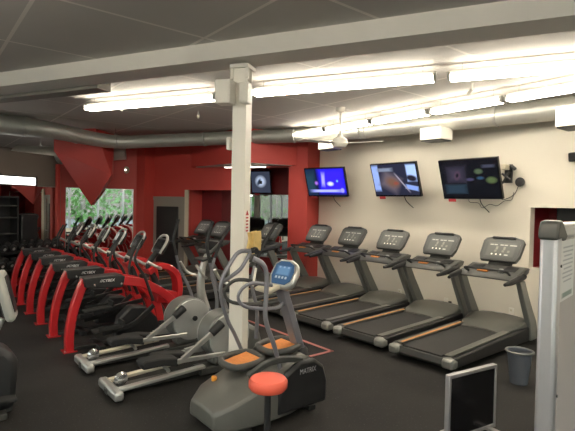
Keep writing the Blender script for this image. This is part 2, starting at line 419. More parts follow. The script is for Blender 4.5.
# outside: ground and bushes
g0 = uvprism(MB(), [(-40, -45), (50, -45), (50, -3.45), (6.1, -3.45), (6.1, 20), (50, 20), (50, -45.1), (-40, -45.2)][:0] or [(-40, -45), (45, -45), (45, -3.5), (-9.9, -3.5), (-9.9, 3.1), (-40, 3.1)], -.2, -.13).build('ground_outside', 'asphalt', smooth=False); struct(g0)
g1 = uvprism(MB(), [(6.15, -3.45), (45, -3.45), (45, 30), (6.15, 30)], -.2, -.13).build('ground_side', 'asphalt', smooth=False); struct(g1)
def shrub(c, r, h, lab):
    mb = MB()
    for k in range(170):
        a = random.uniform(0, 2*PI); z = random.uniform(.1, 1)*h; rr = r*math.sqrt(random.random())*(1.05-.5*abs(z/h-.4))
        s_ = random.uniform(.18, .34); q = Vector((rr*math.cos(a), rr*math.sin(a), z))
        u_ = Vector((random.uniform(-1, 1), random.uniform(-1, 1), random.uniform(-1, 1))).normalized(); v_ = u_.orthogonal().normalized()
        vs = [mb.bm.verts.new(q+u_*s_*x+v_*s_*.5*y) for x, y in ((-1, 0), (0, -1), (1, 0), (0, 1))]; mb.bm.faces.new(vs)
    t = thing('roadside_tree', lab, 'tree', (c.x, c.y, -.13), 0, 'trees outside')
    mb.build('foliage', 'leaf', t, smooth=False); MB().cyl((0, 0, 0), (0, 0, h*.6), .09).build('trunk', 'door_grey', t)
for i, (u, v, r, h) in enumerate([(4.5, -7.6, 1.3, 3.2), (7.8, -8.7, 1.8, 3.6), (-13, .5, 1.3, 3.0), (-15, -3, 1.8, 3.8), (-19, 1, 2, 4), (-17, -8, 2, 4), (-10, -9, 1.8, 3.5), (-4.5, -8, 1.6, 3.4), (1, -9, 1.7, 3.6), (10, -1.5, 1.5, 3.2), (11, 2, 1.8, 3.6), (9.5, 7.8, 1.4, 3), (-12.5, -16, 2.0, 4), (-6.5, -15, 2.4, 4.5), (-1.5, -12.5, 1.4, 3.6), (4.5, -14, 1.8, 3.4), (15, -2, 2.0, 4.5), (17, 4, 2.4, 5), (16, 9, 2, 4)]):
    shrub(UV(u, v), r, h, 'leafy green tree outside the shop windows')

for (u0, u1, v0, v1, hh, m_, lab) in ((-30, -9, -34, -30, 6, 'taupe', 'long brown building across the street'), (-7, 18, -36, -32, 4.5, 'mgrey', 'low grey building across the street'), (14, 32, -30, -25, 6, 'taupe', 'brown building at the far corner of the car park'), (30, 36, -8, 20, 6, 'door_grey', 'grey building beyond the side car park')):
    t = thing('street_building', lab, 'building', UV((u0+u1)/2, (v0+v1)/2, -.13), GA)
    MB().box((0, 0, hh/2), (u1-u0, v1-v0, hh)).build('building_wall', m_, t, smooth=False)
    MB().box((0, 0, hh+.15), (u1-u0+.6, v1-v0+.6, .3)).build('roof', 'door_grey', t, smooth=False)
# ------------------------------------------------------------------ beam, column, lights, ducts
bm_ = thing('ceiling_beam', 'wide white boxed beam crossing the ceiling above the column', 'beam', (-4.13, 2.68, 3.36), R(27.5))
MB().box((0, .0, (CEIL-3.36)/2), (9.6, .36, CEIL-3.36)).build('beam_casing', 'beam', bm_, smooth=False)
MB().box((-3.5, .30, .07), (2.6, .22, .22)).build('underside_shade', 'door_grey', bm_, smooth=False)  # dark infill standing in for the shade under the beam
co = thing('steel_column', 'white painted steel column standing in the middle of the gym', 'column', (-4.13, 2.68, 0), R(33))
h = MB(); h.box((0, -.068, 1.66), (.15, .014, 3.32)); h.box((0, .068, 1.66), (.15, .014, 3.32)); h.box((0, 0, 1.66), (.014, .13, 3.32))
h.build('shaft', 'white_paint', co, smooth=False)
f = MB(); f.box((.069, 0, 1.6), (.010, .12, 3.1)); f.box((-.069, 0, 1.6), (.010, .12, 3.1)); f.build('side_cover', 'white_paint', co, smooth=False)
f = MB(); f.box((0, 0, 3.30), (.20, .22, .04)); f.box((-.085, -.08, 3.24), (.03, .03, .14)); f.box((.085, -.08, 3.24), (.03, .03, .14)); f.build('cap_plate', 'white_paint', co, bevel=.004)
MB().box((0, 0, .01), (.3, .3, .02)).build('base_plate', 'white_paint', co)
f = MB()
for k in range(5): f.box((0, 0, -.045-k*.034), (.05, .004, .016))
f.prism([(-.035, -.02), (0, .03), (.035, -.02)], -.002, .002, 'y')
o = f.build('red_marking', 'redtext', co, smooth=False); o.location = (.077, -.0, 1.80); o.rotation_euler.z = PI/2
o['label'] = 'small red arrow with stacked red letters'
text('GYM', .05, 'redtext', co, (.112, -.03, 1.62), (PI/2, 0, PI/2), 'marking_letters') if False else None
for (dx, dy, dz, s_, lab) in ((-.12, -.14, 3.02, (.17, .14, .24), 'white electrical box high on the column, the larger left one'), (.10, -.13, 3.0, (.09, .12, .20), 'narrow white electrical box high on the column, right of the larger one')):
    q = Vector((-4.13, 2.68, dz))+rotZ(R(33)) @ Vector((dx, dy-.02, 0))
    b = thing('electrical_box', lab, 'box', q, R(33), 'electrical boxes on the column')
    MB().box((0, 0, 0), s_).build('box_body', 'white_paint', b, bevel=.01)
    MB().box((0, -s_[1]/2-.004, 0), (s_[0]*.8, .008, s_[2]*.85)).build('box_lid', 'white_paint', b, bevel=.003)
q = Vector((-4.13, 2.68, 2.52))+rotZ(R(33)) @ Vector((-.125, -.03, 0))
b = thing('junction_box', 'small white box on the left side of the column below the ducts', 'box', q, R(33))
MB().box((0, 0, 0), (.04, .07, .13)).build('box_body', 'white_paint', b, bevel=.006)
MB().box((-.022, 0, 0), (.006, .055, .11)).build('box_lid', 'white_paint', b, bevel=.002)

def strip_light(name, x, y, L_, rz, label, z=3.41, grp='fluorescent strip lights', tr=.030, hang=True):
    t = thing(name, label, 'ceiling light', (x, y, z), rz, grp)
    MB().box((L_/2, 0, .02), (L_, .10, .05)).build('housing', 'white_paint', t, bevel=.008)
    for s in (-1, 1): MB().cyl((.03, s*.05, -.033), (L_-.03, s*.05, -.033), tr, 10).build('lamp_tube', 'tube', t)
    for xx in (.01, L_-.01): MB().box((xx, 0, -.02), (.03, .17, .08)).build('end_cap', 'silver', t)
    if hang:
        for xx in (.15, L_-.15): MB().cyl((xx, 0, .03), (xx, 0, CEIL-z), .006, 6).build('hanger', 'chrome', t)
    return t
strip_light('strip_light', -8.0, 2.22, 2.44, GA, 'long lit strip light left of the column, by the beam')
strip_light('strip_light', -5.28, 3.60, 2.36, GA, 'long lit strip light directly right of the column')
strip_light('strip_light', -3.10, 4.80, 2.44, GA-R(1), 'long lit strip light in the upper right, nearest the camera')
LB = ['strip light farthest along the row above the wall duct', 'second strip light above the wall duct counting from the red wall', 'strip light above the duct straight over the third treadmill from the corner',
      'strip light above the duct behind the white security camera', 'strip light above the duct at the right edge of the picture', 'strip light above the duct just outside the right edge']
for i in range(6):
    strip_light('strip_light', -7.9+i*1.19, 6.36-i*.02, 1.14, R(-1.5), LB[i], z=3.40, grp='short strip lights above the duct')
for ri, v_ in enumerate((1.6, -1.0)):  # unseen strip light rows, added as fill light for the near side
    for ci, u_ in enumerate((-8.4, -5.2, -2.0, 1.4)):
        if ri == 0 and ci == 0: continue
        strip_light('strip_light', *UV(u_, v_)[:2], 2.44, GA, 'added unseen fill strip light %s, %s' % (('on the beam side of the camera' if ri == 0 else 'in the row along the shop windows'), ('nearest the taupe wall', 'second from the taupe wall', 'third from the taupe wall', 'nearest the side windows')[ci]))
strip_light('strip_light', *UV(-12.4, 4.0)[:2], 2.44, GA+PI/2, 'strip light over the room beyond the taupe wall', z=3.35)

def duct(name, pts, rs, label, seams):
    pts = [(x, y, z-.055) for x, y, z in pts]
    t = thing(name, label, 'duct', pts[0])
    o0 = Vector(pts[0]); P = [Vector(p)-o0 for p in pts]
    MB().tube(P, rs, 24).build('duct_run', 'duct', t)
    for k, f in seams:
        a, c = P[k], P[k+1]; q = a.lerp(c, f); d = (c-a).normalized(); r = rs[k]*(1-f)+rs[k+1]*f
        MB().cyl(q-d*.02, q+d*.02, r+.012, 24).build('duct_collar', 'silver', t)
    for k, f in seams[::2]:
        a, c = P[k], P[k+1]; q = a.lerp(c, f); MB().cyl(q+Vector((0, 0, .1)), Vector((q.x, q.y, CEIL-o0.z)), .008, 6).build('hanger', 'chrome', t)
    return t
duct('ventilation_duct', [(.6, 7.27, 3.38), (-1.5, 7.27, 3.38), (-2.75, 7.25, 3.40), (-4.7, 7.0, 3.40), (-6.15, 6.95, 3.43), (-7.2, 6.7, 3.43), (-8.6, 5.85, 3.42), (-10.3, 4.45, 3.36), (-10.75, 3.72, 3.30), (-10.75, 3.1, 3.31), (-10.45, 2.2, 3.36), (-10.7, 1.3, 3.42), (-10.3, .2, 3.42)],
     [.165, .165, .16, .155, .15, .145, .15, .15, .15, .155, .17, .21, .22], 'long round galvanised duct running under the whole ceiling', [(0, .5), (1, .5), (2, .5), (3, .3), (4, .1), (4, .2), (5, .4), (6, .5), (8, .2), (9, .4), (10, .5), (11, .3)])
duct('ventilation_duct', [(-13.9, 2.2, 3.1), (-12.5, 2.9, 3.05), (-11.8, 4.2, 3.18)], [.25, .22, .18], 'grey duct elbow beyond the taupe wall at the left edge', [(0, .5), (1, .3)])
for (x, y, z, s_, lab) in ((-7.03, 6.72, 3.13, (.45, .26, .16), 'white vent box under the duct behind the ceiling fan'), (-4.62, 6.85, 3.12, (.40, .34, .2), 'white vent box under the duct above the gap between televisions'), (-2.42, 6.7, 3.1, (.4, .4, .26), 'white vent box under the duct at the right edge')):
    b = thing('vent_box', lab, 'air vent', (x, y, z), 0, 'vent boxes under the duct')
    MB().box((0, 0, 0), s_).build('vent_body', 'white_paint', b, bevel=.008)
    MB().box((0, 0, -s_[2]/2-.008), (s_[0]*.92, s_[1]*.92, .016)).build('vent_grille', 'black', b)
    MB().cyl((0, .05, s_[2]/2), (0, .12, s_[2]/2+.1), .07, 12).build('duct_neck', 'duct', b)
# ceiling fan
fn = thing('ceiling_fan', 'white ceiling fan on a short rod below the round duct', 'ceiling fan', (-5.63, 5.6, CEIL))
MB().lathe([(.03, -.1), (.07, -.07), (.085, 0)], 20).build('canopy', 'white_paint', fn)
MB().cyl((0, 0, -.08), (0, 0, -.5), .014, 10).build('rod', 'white_paint', fn)
MB().lathe([(.03, -.68), (.1, -.66), (.14, -.60), (.12, -.53), (.05, -.49), (.03, -.44)], 24).build('motor', 'white_paint', fn)
for k in range(3):
    a = R(20+120*k); r = rotZ(a) @ rotX(R(9))
    MB().box(tuple(rotZ(a) @ Vector((.45, 0, -.6))), (.58, .13, .012), r).build('blade', 'white_paint', fn, bevel=.004)
# small ceiling fittings
def spot(x, y, lab, rz=0):
    t = thing('ceiling_spot', lab, 'sensor', (x, y, CEIL), rz, 'small white fittings on the ceiling')
    MB().cyl((0, 0, 0), (0, 0, -.07), .012, 8).build('stem', 'white_paint', t)
    MB().cyl((0, 0, -.07), (.07, -.04, -.13), .025, 12).build('head', 'white_paint', t)
spot(-7.9, 2.75, 'small white sprinkler head below the left strip light')
spot(-7.6, 4.0, 'small white sprinkler head between column and red wedge')
spot(-3.35, 5.75, 'small white camera on the ceiling beside the right strip lights', R(190))

# ------------------------------------------------------------------ televisions
def tv(name, x, y, z, wd, ht, rz, tilt, pic, label, roll=0, tagc='redtext', arm=True):
    t = thing(name, label, 'television', (x, y, z)); t.rotation_euler = (tilt, roll, rz)
    MB().box((0, .03, 0), (wd, .055, ht)).build('casing', 'gloss_black', t, bevel=.006)
    s = MB().box((0, 0, 0), (wd-.05, .004, ht-.055)).build('screen', pic, t); 
    s.location = (0, .0, .006)
    MB().box((-wd/2+.16, -.006, -ht/2-.02), (.14, .012, .05)).build('sticker', 'redtext', t, bevel=.005)['label'] = 'small red and white tag'
    if arm:
        a = MB(); a.box((0, .075, 0), (.3, .03, .3)); a.cyl((0, .08, 0), (.22, .17, .0), .02, 8); a.cyl((.22, .17, 0), (.08, .50, .04), .02, 8); a.box((.08, .505, .05), (.16, .015, .3), rotX(R(-12)))
        a.build('wall_bracket', 'black', t)
        MB().tube([(.1, .06, -ht/2+.02), (.1, .1, -ht/2-.12), (.14, .22, -ht/2-.3)], .008, 6).build('cable', 'black', t)
    return t
S = 'r'; E_ = 'e'
pic1 = picture('screen_blue_show', (.004, .006, .03), [(.17, .03, .36, .30, .4, (.02, .01, .75), 0, S), (-.4, .0, .16, .3, .6, (.01, .03, .05), 0, S), (-.05, .06, .05, .17, .6, (.22, .22, .95), .1, S),
    (.12, -.04, .09, .055, .6, (.4, .45, 1), 0, E_), (-.24, -.02, .05, .05, .7, (.22, .1, .45), 0, E_), (0, -.2, .42, .035, .5, (.25, .28, .75), 0, S), (.4, -.19, .05, .06, .5, (.2, .2, .9), 0, E_), (.3, .02, .03, .03, .6, (.1, .3, 1), 0, E_)], 1.1)
pic2 = picture('screen_craft_show', (.012, .014, .03), [(-.43, .04, .09, .27, .2, (.17, .25, .55), 0, S), (.4, .12, .12, .17, .2, (.22, .32, .62), 0, S), (.36, -.16, .15, .05, .3, (.14, .22, .5), .2, S),
    (-.1, -.04, .24, .2, .5, (.07, .06, .08), .5, S), (-.06, -.05, .18, .12, .6, (.10, .055, .04), .3, E_), (.02, -.07, .07, .04, .6, (.15, .04, .03), 0, E_), (.16, -.06, .018, .24, .5, (.18, .18, .25), -.65, S), (-.2, .2, .2, .04, .5, (.12, .15, .22), 0, S), (.38, .02, .14, .07, .4, (.01, .01, .02), .2, E_)], .8)
pic3 = picture('screen_dark_show', (.004, .005, .008), [(-.22, .08, .2, .16, .7, (.03, .028, .05), 0, S), (-.2, .06, .06, .09, .5, (.06, .035, .06), .4, E_), (-.2, .065, .03, .05, .5, (.01, .01, .02), .4, E_), (.18, .12, .08, .05, .5, (.055, .08, .05), 0, E_), (.38, -.03, .1, .06, .5, (.06, .09, .04), 0, E_),
    (.02, -.01, .08, .03, .5, (.04, .04, .09), 0, E_), (-.25, -.17, .22, .09, .4, (.016, .03, .05), 0, S), (.35, .2, .12, .03, .5, (.03, .035, .06), 0, S), (.2, .01, .07, .03, .5, (.02, .05, .1), 0, E_)], .5)
tv('television', -7.53, 7.08, 2.40, 1.03, .66, R(14), R(20), pic1, 'wall television with a bright blue picture beside the red corner', roll=0)
tv('television', -5.66, 7.1, 2.40, 1.04, .66, R(2), R(20), pic2, 'middle wall television showing brown and pale blue shapes')
tv('television', -4.15, 7.1, 2.37, 1.04, .68, R(0), R(19), pic3, 'wall television with a nearly black picture nearest the red opening')
pic4 = picture('screen_grey_show', (.02, .025, .04), [(0, .02, .16, .16, .5, (.25, .3, .4), .4, E_), (-.05, 0, .05, .12, .5, (.02, .03, .05), .5, E_)], 1.2)
q = UV(-5.50, 10.95, 2.46)
tv('television', q.x, q.y, q.z, .58, .60, GA, R(12), pic4, 'small television with a pale blue figure inside the recess', roll=0, arm=False)
a = MB().box((0, .12, .0), (.08, .25, .08)).build('wall_bracket', 'black', bpy.data.objects['television.003'])
# cables and brackets right of the dark television
t = thing('cable_spool', 'round black coil hanging on the cream wall right of the dark television', 'coil', (-3.53, 7.56, 2.33))
MB().lathe([(.035, 0), (.07, -.005), (.075, -.03), (.035, -.035)], 20, ax='y').build('coil_ring', 'black', t)
MB().tube([(-.03, 0, -.06), (-.1, 0, -.2), (-.25, -.02, -.28), (-.3, -.05, -.25)], .006, 6).build('coil_tail', 'black', t)
t = thing('swivel_bracket', 'tangle of black and cream bracket parts beside the dark television', 'bracket', (-3.72, 7.45, 2.47))
MB().box((0, .1, 0), (.12, .03, .3)).build('wall_plate', 'black', t)
MB().box((-.02, 0, .1), (.1, .14, .09)).build('adapter', 'cream_plastic', t, bevel=.01)
k = MB(); k.cyl((.08, 0, .12), (.15, 0, .06), .03, 8); k.cyl((-.06, 0, .0), (.06, .02, -.1), .018, 8); k.cyl((.05, .02, .02), (-.05, 0, -.16), .018, 8); k.build('arm', 'black', t)
t = thing('loose_wire', 'thin wire drooping on the cream wall below the dark television', 'wire', (-4.3, 7.597, 1.95))
MB().tube([(-.12, 0, .18), (-.12, 0, .06), (.05, 0, .04), (.12, 0, -.04), (.25, 0, .02), (.38, 0, .0), (.5, 0, .08), (.62, 0, .1), (.66, -.02, .22)], .005, 6).build('wire_strand', 'dgrey', t)
# sockets
for i, (x, z, lab) in enumerate(((-4.82, .20, 'white wall socket between the fourth and fifth treadmill uprights'), (-3.63, .24, 'white wall socket behind the nearest treadmill'), (-5.86, .20, 'white wall socket behind the middle treadmill'))):
    t = thing('wall_socket', lab, 'socket', (x, 7.6, z), 0, 'wall sockets')
    MB().box((0, -.006, 0), (.08, .012, .12)).build('face_plate', 'white_paint', t, bevel=.003)
    if i == 0: MB().box((.09, -.02, -.02), (.05, .04, .07)).build('plug', 'black', t, bevel=.005)
    else: MB().box((0, -.014, .02), (.03, .006, .03)).build('outlet', 'cream_plastic', t)

# ------------------------------------------------------------------ treadmills
disp = picture('treadmill_display', (.05, .052, .047), [(0, 0, .21, .12, .1, (.075, .075, .067), 0, S)] +
    [(x, .075, .028, .010, .3, (.33, .33, .28), 0, S) for x in (-.15, -.09, 0, .06, .14, .19)] +
    [(x, .02, .018, .03, .3, (.17, .17, .14), 0, S) for x in (-.06, .05)] + [(x, -.03, .02, .02, .3, (.15, .15, .12), 0, S) for x in (-.07, .04, .12)] +
    [(x, -.085, .014, .014, .4, (.75, .72, .6), 0, E_) for x in (-.11, -.045, .02)] + [(.1, -.088, .03, .01, .4, (.4, .4, .34), 0, S)], .45, .3)
def make_treadmill():
    t = thing('treadmill', 'x', 'treadmill', (0, 0, 0), 0, 'treadmills in the row along the wall')
    W = .44
    # local y = 0 at the rear end, user walks towards +y
    MB().prism([(.05, .05), (.0, .09), (.02, .17), (1.45, .20), (1.45, .05)], -W+.06, W-.06, 'x').build('deck', 'dgrey', t, bevel=.01)
    MB().prism([(.03, .165), (.03, .19), (1.42, .212), (1.42, .18)], -.27, .27, 'x').build('running_belt', 'belt', t, bevel=.006)
    for s in (-1, 1):
        MB().prism([(.05, .07), (.05, .185), (1.5, .225), (1.9, .25), (1.9, .05)], s*W-.055 if s > 0 else -W, s*W if s > 0 else -W+.055, 'x').build('side_rail', 'black', t, bevel=.012)
        MB().prism([(.06, .19), (.06, .20), (1.45, .238), (1.45, .225)], min(s*.285, s*.38), max(s*.285, s*.38), 'x').build('foot_rail', 'hood', t, bevel=.004)
        MB().box((s*(W-.07), .04, .12), (.15, .14, .12)).build('end_cap', 'cap', t, bevel=.035)
    MB().prism([(.07, .206), (.07, .21), (1.42, .246), (1.42, .242)], -.325, -.295, 'x').build('grip_stripe', 'orange_dim', t)
    # motor hood: raised shell widening to the front
    h = MB(); rings = []
    for y, z, w_ in ((1.38, .235, .30), (1.55, .30, .37), (1.8, .36, .42), (2.0, .35, .41), (2.12, .22, .36)):
        ring = [(-w_, y, .06)]; 
        for k in range(9):
            a = PI*k/8; x = -w_*math.cos(a)
            ring.append((x*1.0, y, .06+(z-.06)*(.78+.22*math.sin(a))))
        ring.append((w_, y, .06)); rings.append(ring)
    h.loft(rings).build('motor_hood', 'hood', t, bevel=.006)
    MB().box((.0, 1.90, .368), (.10, .05, .006), rotX(-.1)).build('badge', 'lgrey', t)
    for x in (-.33, .33):
        for y in (.3, 1.9): MB().cyl((x, y, 0), (x, y, .06), .03, 10).build('foot_pad', 'rubber', t)
    for s in (-1, 1):
        x = s*.425
        MB().loft([[(x+dx*a, y+dy*b, z) for dx, dy in ((-1, -1), (1, -1), (1, 1), (-1, 1))] for (y, z, a, b) in ((2.02, .05, .04, .12), (1.96, .30, .04, .10), (1.72, .70, .035, .085), (1.60, .92, .035, .075))]).build('upright', 'mgrey', t, bevel=.012)
        # handle grip
        MB().tube([(s*.42, 1.72, .97), (s*.43, 1.56, .95), (s*.42, 1.34, .92), (s*.40, 1.22, .90)], [.04, .045, .036, .022], 10).build('handrail', 'black', t)
    # dash
    MB().prism([(1.50, .91), (1.56, .99), (1.85, 1.08), (1.95, 1.06), (1.90, .99), (1.62, .90)], -.41, .41, 'x').build('dash', 'dgrey', t, bevel=.02)
    for s in (-1, 1):
        MB().box((s*.24, 1.72, 1.046), (.17, .14, .012), rotX(.3)).build('cup_tray', 'black', t, bevel=.02)
    MB().box((-.10, 1.60, 1.012), (.16, .07, .02), rotX(.3)).build('safety_panel', 'orange', t, bevel=.005)
    MB().tube([(-.30, 1.56, .99), (-.28, 1.44, 1.05), (.0, 1.40, 1.06), (.28, 1.44, 1.05), (.30, 1.56, .99)], .017, 8).build('front_bar', 'black', t)
    MB().box((.16, 1.60, 1.03), (.06, .05, .05), rotX(.3)).build('emergency_clip', 'silver', t, bevel=.01)
    # console
    MB().prism([(1.82, 1.06), (1.93, 1.06), (1.99, 1.20), (1.93, 1.20)], -.16, .16, 'x').build('console_neck', 'dgrey', t, bevel=.01)
    c = MB(); pr = [(-.26, -.16), (.26, -.16), (.295, -.08), (.305, .12), (.27, .165), (.12, .195), (-.12, .195), (-.27, .165), (-.305, .12), (-.295, -.08)]
    pr = [(x, z*1.18) for x, z in pr]; c.prism(pr, 0, .06, 'y'); cs = c.build('console', 'dgrey', t, bevel=.012); cs.location = (0, 1.90, 1.30); cs.rotation_euler.x = R(-34)
    d = MB(); d.prism([(x*.86, z*.8) for x, z in pr], -.004, .0, 'y'); ds = d.build('display', disp, cs); 
    b_ = MB().box((0, -.012, .195), (.34, .03, .03)).build('fan_vent', 'black', cs, bevel=.006)
    return t
T = make_treadmill()
TL_ = ['grey treadmill nearest the camera, beside the small waste bin', 'grey treadmill second nearest, between the dark and the middle television', 'grey treadmill in the middle of the wall row, under the middle television',
       'grey treadmill fourth along the cream wall, right of the corner one', 'grey treadmill at the corner where cream wall meets red', 'grey treadmill in front of the mirrored recess, beside the red pillar',
       'grey treadmill seen just left of the white column', 'grey treadmill farthest left of the row, by the cream jamb']
TP = [(-3.35, 4.75), (-4.36, 4.75), (-5.37, 4.75), (-6.37, 4.75), (-7.36, 4.75), (-8.33, 4.20), (-9.33, 3.50), (-10.33, 3.62)]
for i, (x, y) in enumerate(TP):
    o = T if i == 0 else copy_tree(T)
    o.location = (x, y, 0); o['label'] = TL_[i]; o.scale = (1, 1.07, 1); o.rotation_euler.z = R(2.1)

# ------------------------------------------------------------------ red stride trainers
def make_arc():
    t = thing('stride_trainer', 'x', 'exercise machine', (0, 0, 0), 0, 'red stride trainers in the row')
    MB().tube([(0, 0, .0), (0, .0, .22), (0, .045, .5), (0, .12, .74), (0, .19, .89)], 1, flat=(.11, .10)).build('rear_post', 'red', t)
    MB().box((0, .0, .008), (.16, .16, .016)).build('foot_plate', 'red', t)
    b = MB().prism([(.14, .92), (.60, .94), (.74, .86), (.60, .765), (.16, .80)], -.13, .13, 'x').build('beam', 'black', t, bevel=.012)
    text('//CYBEX', .050, 'wtext', b, (.1325, .42, .875), (PI/2, 0, PI/2), 'lettering', shear=.25)
    for y, z in ((.26, .835), (.60, .825)):
        MB().cyl((.13, y, z), (.145, y, z), .014, 10).build('bolt', 'chrome', b)
    for s in (-1, 1):
        MB().tube([(s*.12, .64, .86), (s*.15, .92, .79), (s*.17, 1.22, .60), (s*.17, 1.42, .34), (s*.17, 1.50, .04)], 1, flat=(.05, .115)).build('side_frame', 'red', t)
        MB().cyl((s*.12-s*.0, .78, .81), (s*.15, .78, .81), .014, 10).build('bolt', 'chrome', t)
    MB().tube([(0, 1.0, .93), (0, 1.12, 1.0), (0, 1.28, .985), (0, 1.42, .86), (0, 1.46, .66), (0, 1.42, .50), (0, 1.3, .42)], 1, flat=(.20, .085)).build('front_shroud', 'red', t)
    MB().prism([(1.12, .50), (1.12, .70), (1.42, .62), (1.42, .46)], -.09, .09, 'x').build('gusset', 'red', t, bevel=.01)
    MB().cyl((.09, 1.15, .66), (.105, 1.15, .66), .014, 10).build('bolt', 'chrome', t)
    MB().prism([(.55, .10), (.60, .36), (.75, .50), (.95, .48), (1.12, .30), (1.2, .08)], -.09, .09, 'x').build('drive_housing', 'black', t, bevel=.03)
    m = MB(); m.box((0, .8, .03), (.12, 1.5, .06)); m.box((0, 1.5, .03), (.56, .1, .06)); m.box((0, .35, .03), (.46, .08, .06)); m.build('base_frame', 'black', t, bevel=.01)
    MB().tube([(0, 1.22, .55), (0, 1.10, .85), (0, 1.02, 1.02), (0, 1.14, 1.20)], [.05, .045, .04, .04], 10).build('mast', 'black', t)
    c = MB().box((0, 0, 0), (.32, .07, .24)).build('console', 'black', t, bevel=.05); c.location = (0, 1.20, 1.28); c.rotation_euler.x = R(-30)
    MB().box((0, -.038, .01), (.24, .006, .14)).build('display', 'gloss_black', c)
    MB().tube([(x*.15, -.02, z*.13) for x, z in ((-.9, -.9), (-1, .5), (-.5, 1.15), (.5, 1.15), (1, .5), (.9, -.9))], .019, 8).build('silver_rim', 'silver', c)
    MB().tube([(-.26, .90, 1.10), (-.25, 1.08, 1.0), (0, 1.16, .99), (.25, 1.08, 1.0), (.26, .90, 1.10)], .021, 8).build('handlebar', 'silver', t)
    for s, dy in ((-1, .1), (1, -.08)):
        MB().tube([(s*.27, .98, .58), (s*.28, .86, .9), (s*.29, .80+dy, 1.15), (s*.25, .92+dy, 1.40)], [.022, .02, .018, .017], 8).build('moving_arm', 'black', t)
        MB().tube([(s*.20, 1.02, .5), (s*.20, .72, .36+dy), (s*.20, .35, .30+dy)], 1, flat=(.04, .06)).build('pedal_link', 'black', t)
        p = MB(); p.box((s*.20, .40, .35+dy), (.17, .36, .03), rotX(.08)); p.box((s*.20, .585, .40+dy), (.17, .03, .09)); p.box((s*.285, .42, .375+dy), (.014, .30, .05))
        p.build('pedal', 'rubber', t, bevel=.01)
    return t
A = make_arc()
AL = ['red stride trainer at the near end of the red row', 'red stride trainer second from the near end of the red row', 'red stride trainer third from the near end of the red row',
      'red stride trainer fourth from the near end, third from the far end', 'red stride trainer second from the far end of the red row', 'red stride trainer at the far end of the red row, by the dumbbells']
for i in range(6):
    o = A if i == 0 else copy_tree(A)
    o.location = (-6.27-i*.83, 1.55, 0); o['label'] = AL[i]

